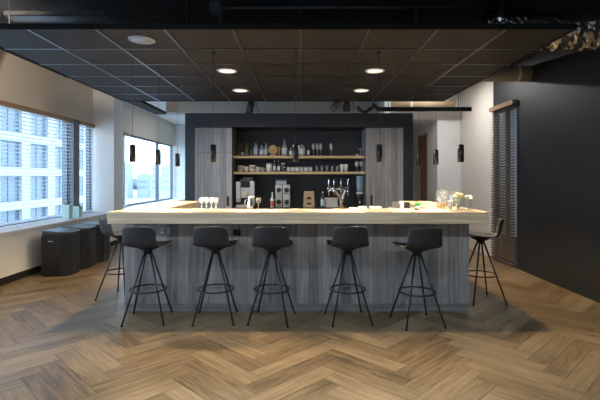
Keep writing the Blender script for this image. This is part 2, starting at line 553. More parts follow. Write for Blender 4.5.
# ------------------------------------------------------------------ suspended ceiling raft
PX0, PX1, PY0, PY1, PZ = -3.0, 2.4, 3.854, 7.454, 2.725
ct = thing('ceiling_raft', 'dark suspended tile ceiling hanging over the bar', 'ceiling', (0, 0, PZ)); ct['kind'] = 'structure'
bm = B()
for i in range(9):
    for j in range(6):
        x, y = PX0 + .6*i, PY0 + .6*j
        box(bm, x+.007, x+.593, y+.007, y+.593, .004, .024)
obj('ceiling_tile_field', bm, 'tile', ct)
bm = B()
for i in range(1, 9): box(bm, PX0+.6*i-.012, PX0+.6*i+.012, PY0, PY1, -.004, .004)
for j in range(1, 6): box(bm, PX0, PX1, PY0+.6*j-.010, PY0+.6*j+.010, -.003, .003)
obj('ceiling_grid', bm, 'tbar', ct)
bm = B()
for a in ((PX0-.012, PX1+.012, PY0-.012, PY0), (PX0-.012, PX1+.012, PY1, PY1+.012), (PX0-.012, PX0, PY0, PY1), (PX1, PX1+.012, PY0, PY1)):
    box(bm, *a, -.006, .045)
obj('ceiling_edge', bm, 'edge', ct)
bm = B(); box(bm, PX0, PX0+.24, PY1+.013, 9.05, .0, .05); obj('ceiling_strip', bm, 'tile', ct)
bm = B()
for x, y in ((-2.85, 4.3), (-2.4, 4.75), (-1.2, 4.6), (.0, 4.7), (1.2, 4.6), (2.1, 4.6), (-2.4, 6.6), (0, 6.6), (2.1, 6.1)):
    cyl(bm, .006, .02, CZ-PZ, (x, y, 0), 6)
obj('hanger_rod', bm, 'greypipe', ct)

def downlight(x, y, label, lit=True):
    t = thing('downlight' if lit else 'ceiling_speaker', label, 'ceiling light' if lit else 'loudspeaker', (x, y, PZ+.003), 0, 'round downlights in the hanging ceiling' if lit else None)
    bm = B(); lathe(bm, [(.098, -.001), (.098, -.010), (.122, -.010), (.126, -.002), (.126, .0005), (.098, .0005)], 32)
    obj('rim', bm, 'white' if lit else 'speaker', t)
    bm = B(); cyl(bm, .0975, -.008, -.001, n=32)
    obj('diffuser' if lit else 'grille', bm, 'lamp' if lit else 'speaker', t)
    if lit:
        l = bpy.data.lights.new('downlight_lamp', 'AREA'); l.shape = 'DISK'; l.size = .18
        l.energy = DOWN_W; l.color = (1, .83, .62); l.spread = R(150)
        o = bpy.data.objects.new('downlight_lamp', l); COL.objects.link(o); o.parent = t; o.location = (0, 0, -.012)
    return t
downlight(-.9, 5.354, 'lit round downlight, left of the nearer pair')
downlight(.9, 5.354, 'lit round downlight, right of the nearer pair')
downlight(-.9, 6.554, 'lit round downlight, left of the farther pair')
downlight(.9, 6.554, 'lit round downlight, right of the farther pair')
downlight(-1.5, 4.154, 'unlit grey round ceiling speaker at the left of the hanging ceiling', False)

# added unseen lamps brightening the front half of the room, hung above the frame
for x, y, w, lc, lb in ((-2.2, 1.6, 1., (.80, .91, 1), 'left'), (0, 1.6, 1., (.80, .91, 1), 'middle'), (2.2, 1.6, 1., (.80, .91, 1), 'right'), (-3.75, 4.1, .2, (1, .84, .62), 'warm window-side')):
    t = thing('fill_lamp', lb + ' added fill lamp of the front room, above the camera', 'ceiling light', (x, y, CZ if w < .5 else 2.72), 0, 'added front fill lamps')
    if w > .5:
        bm = B(); cyl(bm, .008, .001, CZ-2.72, n=8); obj('stem', bm, 'black', t)
    bm = B(); lathe(bm, [(0, 0), (.22, 0), (.22, -.06), (.205, -.06), (.205, -.05), (0, -.05)], 32); obj('housing', bm, 'white', t)
    bm = B(); cyl(bm, .2, -.058, -.051, n=32); obj('diffuser', bm, 'lamp', t)
    l = bpy.data.lights.new('front_fill', 'AREA'); l.shape = 'DISK'; l.size = .4; l.energy = FRONT_FILL_W*w; l.color = lc
    o = bpy.data.objects.new('front_fill', l); COL.objects.link(o); o.parent = t; o.location = (0, 0, -.065)
# added unseen lamps brightening the rear room, the passage and the lobby
for x, y, w, lb in ((-2.9, 12.2, .7, 'far window corner'), (-1.0, 10.8, .8, 'area behind the bar block'), (2.5, 8.0, 1.3, 'passage right of the bar block'), (4.3, 7.4, .8, 'lobby beyond the right wall')):
    t = thing('fill_lamp', 'added unseen fill lamp in the ' + lb, 'ceiling light', (x, y, CZ), 0, 'added rear fill lamps')
    bm = B(); lathe(bm, [(0, 0), (.14, 0), (.14, -.05), (.125, -.05), (.125, -.04), (0, -.04)], 28); obj('housing', bm, 'white', t)
    bm = B(); cyl(bm, .12, -.048, -.041, n=28); obj('diffuser', bm, 'lamp', t)
    l = bpy.data.lights.new('rear_fill', 'AREA'); l.shape = 'DISK'; l.size = .24; l.energy = REAR_FILL_W*w; l.color = (.98, .97, .95)
    o = bpy.data.objects.new('rear_fill', l); COL.objects.link(o); o.parent = t; o.location = (0, 0, -.055)

# added out-of-view spotlight that brightens the wall above the left windows
t = thing('fill_spot', 'added unseen warm spotlight turned to the wall above the left windows', 'spotlight', (-2.7, 3.0, 2.74))
bm = B(); cyl(bm, .012, .102, CZ-2.74, n=8); obj('stem', bm, 'black', t)
aim = (Vector((-4.35, 5.0, 2.92)) - Vector((-2.7, 3.0, 2.74)))
q = aim.to_track_quat('-Z', 'Y')
bm = B(); lathe(bm, [(0, .10), (.05, .10), (.055, -.06), (.048, -.06), (.045, -.02), (0, -.02)], 20); hd = obj('lamp_head', bm, 'black', t)
hd.rotation_mode = 'QUATERNION'; hd.rotation_quaternion = q
l = bpy.data.lights.new('fill_spot_bulb', 'SPOT'); l.energy = 420; l.color = (1, .86, .68); l.spot_size = R(92); l.spot_blend = 1.0; l.shadow_soft_size = .04
o = bpy.data.objects.new('fill_spot_light', l); COL.objects.link(o); o.parent = hd; o.location = (0, 0, -.065)

# ------------------------------------------------------------------ bar block at the back
bx0, bx1, bz = -2.03, 1.96, 2.555
bm = B()
box(bm, bx0, -1.865, 7.70, 8.42, 0, bz); box(bm, 1.795, bx1, 7.70, 8.42, 0, bz)
box(bm, -1.865, 1.795, 7.70, 8.42, 2.315, bz); box(bm, -1.865, 1.795, 8.30, 8.42, 0, 2.315)
struct('wall_bar', bm, 'block', 'dark bar block wall framing the cabinets and shelves', 'wall')

def tall_cabinet(x0, x1, label, seam, handle_x, hz, name='tall_cabinet'):
    w = x1 - x0
    t = thing(name, label, 'cabinet', ((x0+x1)/2, 7.70, 0))
    bm = B(); box(bm, -w/2, w/2, .022, .59, .004, 2.305); obj('carcass', bm, 'greyside', t)
    zs = [.08, seam, 2.30] if seam else [.08, 2.30]
    for k, (a, b) in enumerate(zip(zs, zs[1:])):
        bm = B(); box(bm, -w/2+.003, w/2-.003, 0, .020, a+.008, b-.008)
        d = obj('door', bm, 'cabinet', t)
        if k == 0:
            bm = B(); box(bm, handle_x-.02, handle_x+.02, -.012, -.001, hz[0], hz[1]); obj('handle', bm, 'black', d, bevel=.003)
    bm = B(); box(bm, -w/2+.003, w/2-.003, .03, .05, .004, .078); obj('plinth', bm, 'black', t)
    return t
tall_cabinet(-1.862, -1.21, 'tall grey wood cabinet left of the bar shelves', 1.87, .255, (.93, 1.10))
tall_cabinet(1.14, 1.792, 'tall grey wood cabinet right of the bar shelves', None, -.235, (.95, 1.12))

# back counter between the cabinets
t = thing('back_counter', 'low back counter in the niche under the bar shelves', 'counter', (-.035, 7.72, 0))
bm = B(); box(bm, -1.17, 1.17, .02, .575, .004, .855); obj('carcass', bm, 'greyside', t)
bm = B(); box(bm, -1.172, 1.172, -.02, .578, .857, .895); obj('worktop', bm, 'black', t)
for k in range(4):
    bm = B(); box(bm, -1.165+.583*k, -1.165+.583*k+.578, 0, .018, .08, .85); obj('door', bm, 'grey', t)
BC = .896

# shelves
YS0, YS1 = 7.86, 8.295
for z, nm in ((1.775, 'upper pale oak shelf carrying the bottles'), (1.49, 'lower pale oak shelf carrying the cups')):
    bm = B(); box(bm, -1.206, 1.136, YS0, YS1, z, z+.042)
    tag(obj('wall_shelf', bm, 'oakshelf', bevel=.003), nm, 'shelf')
ZU, ZM = 1.818, 1.533
YI = 7.98
def sx(px, Y=YI): return (px - 301) / 440 * Y

# ------------------------------------------------------------------ the bar in front
CT = 1.08
# base
t = thing('bar_cabinet', 'U-shaped bar base clad in vertical grey wood boards', 'bar', (-.0425, 4.68, 0))
hw = 1.83
bm = B(); box(bm, -hw, hw, 0, .03, .085, .958); obj('front_panel', bm, 'grey', t)
bm = B(); box(bm, -hw+.01, hw-.01, .008, .03, .0, .083); obj('plinth', bm, 'plinth', t)
for s in (-1, 1):
    bm = B(); x0, x1 = sorted((s*hw, s*(hw-.03))); box(bm, x0, x1, .031, 1.78, .0, .958); obj('side_panel', bm, 'greyside', t)
    bm = B(); x0, x1 = sorted((s*(hw-.031), s*(hw-.34))); box(bm, x0, x1, .36, 1.78, .0, .957); obj('wing_carcass', bm, 'greyside', t)
bm = B(); box(bm, -hw+.031, hw-.031, .031, .35, 0, .957); obj('inner_carcass', bm, 'greyside', t)
# worktop : one U of solid oak
bm = B()
prism(bm, [(-1.94, 4.40), (1.88, 4.40), (1.88, 6.5), (1.45, 6.5), (1.45, 4.87), (-1.51, 4.87), (-1.51, 6.5), (-1.94, 6.5)], .96, CT)
tag(obj('worktop', bm, 'oak', bevel=.006), 'thick pale oak U-shaped worktop on the grey bar base', 'worktop')
def cx(px, Y): return (px - 301) / 440 * Y
# little things on the bar's front
t = thing('power_socket', 'small black power socket on the bar front under the worktop', 'socket', (cx(237, 4.68), 4.68, .84))
bm = B(); box(bm, -.04, .04, -.012, -.001, -.035, .035); obj('cover_plate', bm, 'socket', t, bevel=.003)
bm = B(); cyl(bm, .02, -.016, -.0125, (0, 0, 0), 16, 'Y'); obj('outlet', bm, 'rubber', t)
for k, px in enumerate((163, 168.6)):
    t = thing('bag_hook', ('left' if k == 0 else 'right') + ' of two small bright bag hooks behind the leftmost front stool', 'hook', (cx(px, 4.68), 4.68, .86), 0, 'bag hooks on the bar front')
    bm = B(); box(bm, -.012, .012, -.005, -.001, -.03, .03); obj('back_plate', bm, 'steel', t)
    bm = B(); tube(bm, [(0, -.005, .01), (0, -.03, .0), (0, -.035, -.02), (0, -.03, -.03)], .005, 8); obj('prong', bm, 'chrome', t)

# ------------------------------------------------------------------ stools
def make_stool(label, loc, rz):
    t = thing('bar_stool', label, 'bar stool', loc, rz, 'bar stools around the bar')
    prof = [(.205, .742, .165), (.17, .752, .195), (.08, .747, .208), (-.03, .740, .208), (-.12, .738, .200), (-.178, .752, .188),
            (-.208, .795, .182), (-.222, .850, .175), (-.235, .910, .169), (-.245, .960, .158)]
    bm = B()
    rows = []
    n = 9
    for i, (y, z, w) in enumerate(prof):
        row = []
        up = max(0, min(1, (i-4)/2.5))           # 0 on the seat, 1 on the back
        for k in range(n):
            s = -1 + 2*k/(n-1)
            x = w*s
            c = abs(s)**2.4
            zz = z + (1-up)*.022*c - (.012*c if i >= 9 else 0)
            yy = y + up*.045*c
            row.append(bm.verts.new((x, yy, zz)))
        rows.append(row)
    for a, b in zip(rows, rows[1:]):
        for k in range(n-1):
            f = bm.faces.new((a[k], a[k+1], b[k+1], b[k])); f.smooth = True
    o = obj('seat_shell', bm, 'seat', t)
    sd = o.modifiers.new('solid', 'SOLIDIFY'); sd.thickness = .016; sd.offset = 0
    sb = o.modifiers.new('sub', 'SUBSURF'); sb.levels = 2; sb.render_levels = 2
    bm = B(); lathe(bm, [(0, .66), (.040, .66), (.045, .69), (.11, .722), (.11, .7285), (0, .7285)], 20); obj('seat_mount', bm, 'black', t)
    for a, b in ((1, 1), (1, -1), (-1, 1), (-1, -1)):
        bm = B(); tube(bm, [(.028*a, .028*b, .668), (.118*a, .126*b, .31), (.195*a, .21*b, .006)], [.0105, .0095, .0085], 10)
        lg = obj('leg', bm, 'black', t)
        bm = B(); cyl(bm, .013, 0, .008, (.195*a, .21*b, 0), 12); obj('foot_cap', bm, 'rubber', lg)
    bm = B(); tube(bm, [(.176*math.cos(2*PI*k/40), .182*math.sin(2*PI*k/40), .305) for k in range(40)], .0085, 8, closed=True)
    obj('foot_ring', bm, 'black', t)
    return t
def turn_legs(t, a):
    for c in t.children:
        if c.name.split('.')[0] in ('leg', 'foot_ring'): c.rotation_euler = (0, 0, R(a))
st = make_stool('charcoal bar stool at the front of the bar, first from the left end', (-1.54, 4.43, 0), R(-8))
turn_legs(st, 14)
for x, y, rz, lg, lb in ((-.86, 4.44, -4, 8, 'charcoal bar stool at the front of the bar near the power socket, second from left'),
                  (-.29, 4.425, 0, -8, 'charcoal bar stool at the middle of the bar front, third from left'),
                  (.47, 4.43, 3, 4, 'charcoal bar stool at the front of the bar, second from the right end'),
                  (1.14, 4.33, 10, -1, 'charcoal bar stool at the front of the bar, first from the right end')):
    turn_legs(dup(st, (x, y, 0), R(rz), lb), lg)
turn_legs(dup(st, (-2.15, 5.27, 0), R(-46), 'charcoal bar stool standing at the left end of the bar, near the black bins'), 34)
turn_legs(dup(st, (2.09, 5.12, 0), R(68), 'charcoal bar stool standing at the right end of the bar, near the wooden blind'), -62)

# ------------------------------------------------------------------ pendants
def make_pendant(label, loc):
    t = thing('pendant_lamp', label, 'pendant lamp', loc, 0, 'black cylinder pendants over the bar')
    H = PZ - .006 - loc[2]
    bm = B(); lathe(bm, [(0, H-.012), (.018, H-.012), (.018, H), (0, H)], 16); obj('ceiling_rose', bm, 'black', t)
    bm = B(); cyl(bm, .0018, .18, H-.012, n=6); obj('cable', bm, 'greypipe', t)
    bm = B(); lathe(bm, [(0, .185), (.012, .185), (.012, .18), (.031, .178), (.032, 0), (.029, 0), (.029, .02), (0, .02)], 24); obj('lamp_shade', bm, 'black', t)
    bm = B(); cyl(bm, .024, .008, .016, n=16); obj('bulb', bm, 'led', t)
    l = bpy.data.lights.new('pendant_bulb', 'SPOT'); l.energy = PENDANT_W; l.color = (1, .73, .42)
    l.spot_size = R(144); l.spot_blend = .5; l.shadow_soft_size = .013
    l.use_nodes = True                      # added beam shaping: dims straight down, sparing the counter and favouring the floor
    nt = l.node_tree
    em = nt.nodes['Emission']
    ge = nt.nodes.new('ShaderNodeNewGeometry'); sp = nt.nodes.new('ShaderNodeSeparateXYZ')
    ab = nt.nodes.new('ShaderNodeMath'); ab.operation = 'ABSOLUTE'
    mr = nt.nodes.new('ShaderNodeMapRange')
    for q, v in (('From Min', .90), ('From Max', .965), ('To Min', 1.0), ('To Max', .07)): mr.inputs[q].default_value = v
    nt.links.new(ge.outputs['Incoming'], sp.inputs[0]); nt.links.new(sp.outputs['Z'], ab.inputs[0])
    nt.links.new(ab.outputs[0], mr.inputs['Value']); nt.links.new(mr.outputs[0], em.inputs['Strength'])
    o = bpy.data.objects.new('pendant_light', l); COL.objects.link(o); o.parent = t; o.location = (0, 0, -.004)
    return t
pl = None
for x, y, lb in ((-.91, 4.56, 'black pendant lamp over the bar front, in front of the left cabinet'),
                 (-.055, 4.56, 'black pendant lamp over the bar front, centred before the shelves'),
                 (.81, 4.56, 'black pendant lamp over the bar front, in front of the right cabinet'),
                 (-1.745, 4.56, 'black pendant lamp over the left bar wing, nearest of three'),
                 (-1.745, 5.38, 'black pendant lamp over the left bar wing, middle of three'),
                 (-1.745, 6.22, 'black pendant lamp over the left bar wing, farthest of three'),
                 (1.655, 4.56, 'black pendant lamp over the right bar wing, nearest of three'),
                 (1.655, 5.40, 'black pendant lamp over the right bar wing, middle of three'),
                 (1.655, 6.2, 'black pendant lamp over the right bar wing, farthest of three')):
    if pl is None: pl = make_pendant(lb, (x, y, 1.585))
    else: dup(pl, (x, y, 1.585), 0, lb)

# ------------------------------------------------------------------ bins, pots, blinds
def rounded(x0, x1, y0, y1, r, n=7):
    pts = []
    for cxx, cyy, a0 in ((x1-r, y0+r, -90), (x1-r, y1-r, 0)):
        for k in range(n+1):
            a = R(a0 + 90*k/n); pts.append((cxx + r*math.cos(a), cyy + r*math.sin(a)))
    return [(x0, y0)] + pts + [(x0, y1)]
bn = None
for k, (y, lb) in enumerate(((6.33, 'nearest of three black waste bins under the left window'),
                             (6.85, 'middle of three black waste bins under the left window'),
                             (7.37, 'farthest of three black waste bins under the left window'))):
    if bn is None:
        bn = thing('waste_bin', lb, 'bin', (-3.74, y, 0), 0, 'black waste bins under the window')
        bm = B(); prism(bm, rounded(0, .39, 0, .45, .13), .012, .60); obj('body', bm, 'bin', bn, bevel=.006)
        bm = B(); prism(bm, rounded(.01, .395, .0, .45, .135), .606, .632)
        for v in bm.verts:
            if v.co.z > .62: v.co.z += .03*(1 - v.co.x/.395)
        lid = obj('lid', bm, 'binlid', bn, bevel=.006)
        bm = B(); prism(bm, rounded(.02, .37, .02, .43, .12), .0, .011); obj('foot', bm, 'rubber', bn)
        bm = B(); box(bm, .10, .17, -.004, -.0005, .50, .515); obj('badge', bm, 'steel', bn)
    else: dup(bn, (-3.74, y, 0), 0, lb)

for k, (y, h, s, lb) in enumerate(((7.76, .25, .15, 'taller mint plant pot on the left window sill'),
                                   (8.10, .20, .15, 'shorter mint plant pot on the left window sill'))):
    t = thing('plant_pot', lb, 'plant pot', (-4.12, y, SILL+.001), 0, 'mint pots on the sill')
    bm = B(); lathe(bm, [(0, 0), (s*.52, 0), (s*.66, h), (s*.60, h), (s*.56, h-.03), (0, h-.03)], 4)
    bmesh.ops.rotate(bm, verts=bm.verts, cent=(0,0,0), matrix=Matrix.Rotation(R(45), 3, 'Z'))
    for f in bm.faces: f.smooth = False
    obj('pot', bm, 'mint', t, bevel=.008)
    bm = B(); rn = random.Random(k)
    for q in range(9):
        a = rn.uniform(0, 2*PI); l = rn.uniform(.04, .07)
        p = Vector((.02*math.cos(a), .02*math.sin(a), h-.04)); d = Vector((math.cos(a)*l*.6, math.sin(a)*l*.6, l + .02))
        tube(bm, [p, p + d*.6, p + d], [.004, .010, .001], 6)
    obj('plant', bm, 'leafdark', t)

def blind(name, y0, y1, label, m='slat', z0=.73, z1=2.46, X=-4.33, tilt=8, pitch=.062, w=.05, group=None, hm='header', bot=True, floorz=None):
    t = thing(name, label, 'window blind', (X, y0, z1), 0, group)
    L_ = y1 - y0
    bm = B(); box(bm, -.04, .045, 0, L_, .005, .075); obj('head_rail', bm, hm, t, bevel=.003)
    bm = B()
    k = 0
    z = -.03
    ct_, s_ = math.cos(R(tilt)), math.sin(R(tilt))
    while z1 + z > z0 + .05:
        h = w/2; tk = .0012
        vs = []
        for a, b in ((-h, -tk), (h, -tk), (h, tk), (-h, tk)):
            vs.append((a*ct_ - b*s_, a*s_ + b*ct_ + z))
        lo = [bm.verts.new((x, .01, zz)) for x, zz in vs]; hi = [bm.verts.new((x, L_-.01, zz)) for x, zz in vs]
        for i in range(4): bm.faces.new((lo[i], lo[(i+1) % 4], hi[(i+1) % 4], hi[i]))
        bm.faces.new(lo[::-1]); bm.faces.new(hi)
        z -= pitch
    obj('slats', bm, m, t)
    bm = B(); box(bm, -.025, .025, .01, L_-.01, z0-z1, z0-z1+.022); obj('bottom_rail', bm, m, t)
    nn = max(2, int(L_/1.0)+1)
    for i in range(nn):
        yy = .12 + (L_-.24)*i/(nn-1)
        for xx in (-.026, .026):
            bm = B(); cyl(bm, .0015, z0-z1+.02, .006, (xx, yy, 0), 5); obj('ladder_cord', bm, m, t)
    return t
blind('venetian_blind', -1.4, 4.22, 'pale venetian blind at the left edge of the left window')
blind('venetian_blind', 4.28, 8.28, 'long pale venetian blind on the left window before the mint pots')
blind('venetian_blind', 8.58, 9.16, 'narrow pale venetian blind beside the white column')
blind('venetian_blind', 10.0, 10.9, 'pale venetian blind at the far left window behind the column')
blind('wooden_blind', 6.92, 7.79, 'dark wooden venetian blind on the right wall', 'blindwood', .03, 2.58, 3.365, 27, .047, .05)

# ------------------------------------------------------------------ services over the bar
def foil():
    bm = B()
    pts = [(2.05, 4.95, 3.10), (2.25, 4.92, 3.09), (2.45, 4.87, 3.06), (2.65, 4.8, 3.02), (2.85, 4.75, 3.0), (3.05, 4.72, 3.0), (3.22, 4.7, 3.0), (3.385, 4.7, 3.0)]
    fine = []
    for a, b in zip(pts, pts[1:]):
        for k in range(7): fine.append(Vector(a).lerp(Vector(b), k/7))
    fine.append(Vector(pts[-1]))
    tube(bm, fine, [.20 + .012*math.sin(i*1.3) for i in range(len(fine))], 40)
    rn = random.Random(5)
    for v in bm.verts:
        v.co += Vector((rn.uniform(-.008, .008), rn.uniform(-.009, .009), rn.uniform(-.009, .009)))
    for f in bm.faces: f.smooth = False
    t = thing('foil_duct', 'crinkled silver foil duct above the right corner of the hanging ceiling', 'duct', (0, 0, 0))
    obj('duct_body', bm, 'foil', t)
    bm = B(); lathe(bm, [(.17, -.02), (.225, -.02), (.225, .012), (.17, .012)], 28, (3.38, 4.7, 3.0), 'X'); obj('collar', bm, 'steel', t)
    bm = B(); tube(bm, [(2.45, 4.87, 3.235), (2.45, 4.87, 3.279)], .006, 6); obj('hanger', bm, 'steel', t)
foil()
t = thing('round_duct', 'pale round ventilation duct crossing from the right wall above the blind', 'duct', (0, 6.55, 2.97))
bm = B(); cyl(bm, .115, 1.2, 3.395, (0, 0, 0), 32, 'X'); obj('duct_body', bm, 'duct', t)
for x in (1.7, 2.2, 2.7, 3.2):
    bm = B(); lathe(bm, [(.1155, x), (.122, x+.005), (.122, x+.03), (.1155, x+.035)], 32, (0,0,0), 'X'); obj('joint_ring', bm, 'duct', t)
t = thing('round_duct', 'brownish ventilation duct behind the black rail at the passage', 'duct', (0, 8.9, 2.93))
bm = B(); cyl(bm, .09, 1.75, 3.1, (0, 0, 0), 24, 'X'); obj('duct_body', bm, 'kraft', t)
bm = B(); lathe(bm, [(.09, 2.2), (.096, 2.205), (.096, 2.235), (.09, 2.24)], 24, (0,0,0), 'X'); obj('joint_ring', bm, 'duct', t)
t = thing('track_rail', 'black horizontal rail under the ceiling right of the bar block', 'rail', (0, 7.55, 2.60))
bm = B(); box(bm, 1.30, 2.92, -.03, .03, -.035, .035); obj('rail', bm, 'black', t, bevel=.004)
bm = B()
for x in (1.5, 2.7): cyl(bm, .006, .034, CZ-2.60, (x, 0, 0), 6)
obj('hanger_rod', bm, 'greypipe', t)
bm = B()
for s in range(4):
    rn = random.Random(s)
    tube(bm, [(1.30+.02*s, 0, .0), (1.24, .02*s, .06+.02*s), (1.17+.02*s, 0, .02), (1.12, .01, -.03-.012*s), (1.05-.03*s, 0, -.02), (.98, 0, .05)], .012, 6)
obj('cable_bundle', bm, 'blackp', t)
def spot(loc, label, tilt, m='blackp'):
    t = thing('spotlight', label, 'spotlight', loc, 0, 'spotlights above the bar block')
    bm = B(); cyl(bm, .012, .09, CZ-loc[2], n=8); obj('stem', bm, 'black', t)
    bm = B(); lathe(bm, [(0, .10), (.05, .10), (.062, .07), (.062, -.10), (.05, -.10), (.05, -.07), (0, -.07)], 20)
    bmesh.ops.rotate(bm, verts=bm.verts, cent=(0,0,0), matrix=Matrix.Rotation(R(tilt), 3, 'Y') @ Matrix.Rotation(R(-tilt*.8), 3, 'X'))
    obj('lamp_head', bm, m, t)
    bm = B(); tube(bm, [(0, 0, .14), (.09, .0, .10), (.12, 0, -.03), (.16, 0, -.06)], .006, 6); obj('power_cable', bm, 'black', t)
spot((-.87, 7.55, 2.63), 'black cylinder spotlight above the left part of the bar shelves', 12)
spot((.60, 7.55, 2.66), 'dark spotlight with loose cables above the right part of the bar shelves', 40, 'greypipe')
spot((.80, 7.62, 2.68), 'small black spotlight nearest the black rail', 8)
# over the raft, under the soffit
t = thing('projector', 'small grey ceiling device on a bracket above the hanging ceiling', 'ceiling device', (-.88, 4.55, 3.16))
bm = B(); box(bm, -.055, .055, -.06, .06, -.04, .07); obj('case', bm, 'greypipe', t, bevel=.01)
bm = B(); tube(bm, [(.03, 0, -.04), (.07, .02, -.16), (.11, .03, -.30)], .012, 8); obj('bracket', bm, 'greypipe', t)
bm = B(); cyl(bm, .012, .069, CZ-3.16, n=8); obj('stem', bm, 'greypipe', t)
t = thing('ceiling_pipe', 'thin dark pipe running under the black soffit', 'pipe', (0, 4.72, 3.245))
bm = B(); cyl(bm, .014, -.85, 2.3, (0, 0, 0), 10, 'X'); obj('pipe', bm, 'greypipe', t)
bm = B()
for x in (-.6, .4, 1.4): box(bm, x-.01, x+.01, -.018, .018, -.016, .034)
obj('clip', bm, 'black', t)
t = thing('cable_tray', 'grey cable tray under the soffit at the upper left', 'cable tray', (-2.6, 4.75, 3.14))
bm = B(); box(bm, -.55, .5, -.09, .09, 0, .008); box(bm, -.55, .5, -.09, -.084, 0, .05); box(bm, -.55, .5, .084, .09, 0, .05); obj('tray', bm, 'greypipe', t)
bm = B(); cyl(bm, .006, .0, CZ-3.14, (-.3, .06, 0), 6); cyl(bm, .006, .0, CZ-3.14, (.3, .06, 0), 6); obj('hanger_rod', bm, 'greypipe', t)
bm = B(); tube(bm, [(-.6, -.03, .02), (-.72, -.03, .03), (-.85, -.03, -.03), (-.95, -.03, -.14), (-1.0, 0, -.3)], .022, 8); tube(bm, [(.5, .02, .015), (.58, .02, -.05), (.66, .02, -.18), (.70, .02, -.36)], .012, 8)
obj('cable', bm, 'blackp', t)
t = thing('flexible_duct', 'dark flexible duct lying over the hanging ceiling at the right', 'duct', (0, 5.3, 3.10))
bm = B(); tube(bm, [(1.7, 0, -.12), (1.85, 0, -.04), (2.0, 0, .04), (2.15, 0, .08)], .03, 10); obj('duct_body', bm, 'greypipe', t)

# ------------------------------------------------------------------ bottles and glasses
def bottle(px, zb, h, r, label, gm, neck=.38, lab=None, cap='black', Y=YI, cat='bottle', group='bottles on the upper shelf', name='bottle'):
    t = thing(name, label, cat, (cx(px, Y), Y, zb), 0, group)
    hb = h*(1-neck)
    bm = B(); lathe(bm, [(0, 0), (r*.95, 0), (r, .006), (r, hb*.86), (r*.8, hb*.95), (r*.36, hb*1.1), (r*.30, h*.97), (0, h*.97)], 18); obj('glass_body', bm, gm, t)
    bm = B(); lathe(bm, [(r*.31, h*.90), (r*.38, h*.90), (r*.38, h), (0, h)], 14); obj('cap', bm, cap, t)
    if lab:
        bm = B(); lathe(bm, [(r*1.02, hb*.18), (r*1.02, hb*.72)], 18); obj('label', bm, lab, t)
    return t
pxm = YI/440
UB = [ # px, height px, radius px, glass, label material, text, neck share
    (239.0, 14.5, 1.6, 'brownglass', None, 'dark slim bottle at the left end of the upper shelf', .42),
    (242.6, 7, 1.4, 'darkglass', 'label', 'short smoky bottle beside the leftmost dark bottle on the upper shelf', .3),
    (247.0, 14.5, 1.7, 'greenglass', None, 'green bottle with long neck on the upper shelf', .42),
    (251.6, 8, 1.5, 'darkglass', None, 'short smoky bottle right of the green bottle', .3),
    (255.8, 14.5, 2.3, 'shelfglass', 'bluelabel', 'broad clear bottle with blue label, left of the pair beside the golden disc', .28),
    (261.8, 12.0, 2.1, 'shelfglass', 'label', 'clear bottle with pale label on the upper shelf', .28),
    (266.0, 14.3, 1.8, 'shelfglass', 'bluelabel', 'slim clear bottle with blue label just left of the golden disc', .34),
    (284.5, 18.3, 2.7, 'shelfglass', 'label', 'tallest bottle on the upper shelf, clear with a dark neck', .40),
    (291.0, 9.5, 1.9, 'shelfglass', 'label', 'squat clear bottle behind the centre pendant lamp', .3),
    (301.8, 12.5, 3.0, 'shelfglass', 'label', 'widest clear bottle, right of the centre pendant on the upper shelf', .16),
    (308.2, 13.5, 1.3, 'darkglass', 'label', 'thin bottle beside the stemmed goblets on the upper shelf', .42)]
for px, h, r, gm, lb, tx, nk in UB:
    bottle(px, ZU+.001, h*pxm, r*pxm, tx, gm, nk, lb)
# golden disc
t = thing('display_disc', 'round golden-brown disc with a pale ring standing on the upper shelf', 'ornament', (cx(273, YI), YI, ZU+.001))
bm = B(); box(bm, -.055, .055, -.03, .03, 0, .022); obj('foot', bm, 'oakshelf', t, bevel=.003)
bm = B(); cyl(bm, .085, -.02, .02, (0, 0, .112), 28, 'Y'); obj('disc', bm, 'gold', t, bevel=.004)
bm = B(); lathe(bm, [(.045, -.026), (.062, -.026), (.062, -.0205), (.045, -.0205)], 28, (0, 0, .112), 'Y'); obj('ring', bm, 'oakshelf', t)
t = thing('tin', 'small olive tin right of the golden disc', 'tin', (cx(278.8, YI), YI+.04, ZU+.001))
bm = B(); cyl(bm, .028, 0, .15, n=18); obj('body', bm, 'olive', t)
bm = B(); cyl(bm, .029, .151, .165, n=18); obj('lid', bm, 'brass', t)
def goblet(px, zb, h, r, label, Y=YI, m='shelfglass', group='stemmed glasses on the upper shelf', cat='glass'):
    t = thing('stemmed_glass', label, cat, (cx(px, Y), Y, zb), 0, group)
    bm = B(); lathe(bm, [(0, 0), (r*.85, 0), (r*.8, .006), (.005, .012), (.005, h*.45), (0, h*.45)], 18); obj('stem', bm, m, t)
    bm = B(); lathe(bm, [(0, h*.452), (r*.6, h*.5), (r, h*.66), (r*.95, h*.85), (r*.82, h), (r*.76, h), (r*.88, h*.84), (r*.92, h*.66), (r*.5, h*.52), (0, h*.48)], 18); obj('bowl', bm, m, t)
    return t
for px, tx in ((313.4, 'stemmed glass on the upper shelf, leftmost of the close trio'), (317.4, 'stemmed glass on the upper shelf, middle of the close trio'),
               (320.8, 'stemmed glass on the upper shelf, rightmost of the close trio'), (331.2, 'stemmed glass standing alone right of the trio on the upper shelf')):
    goblet(px, ZU+.001, .225, .029, tx)
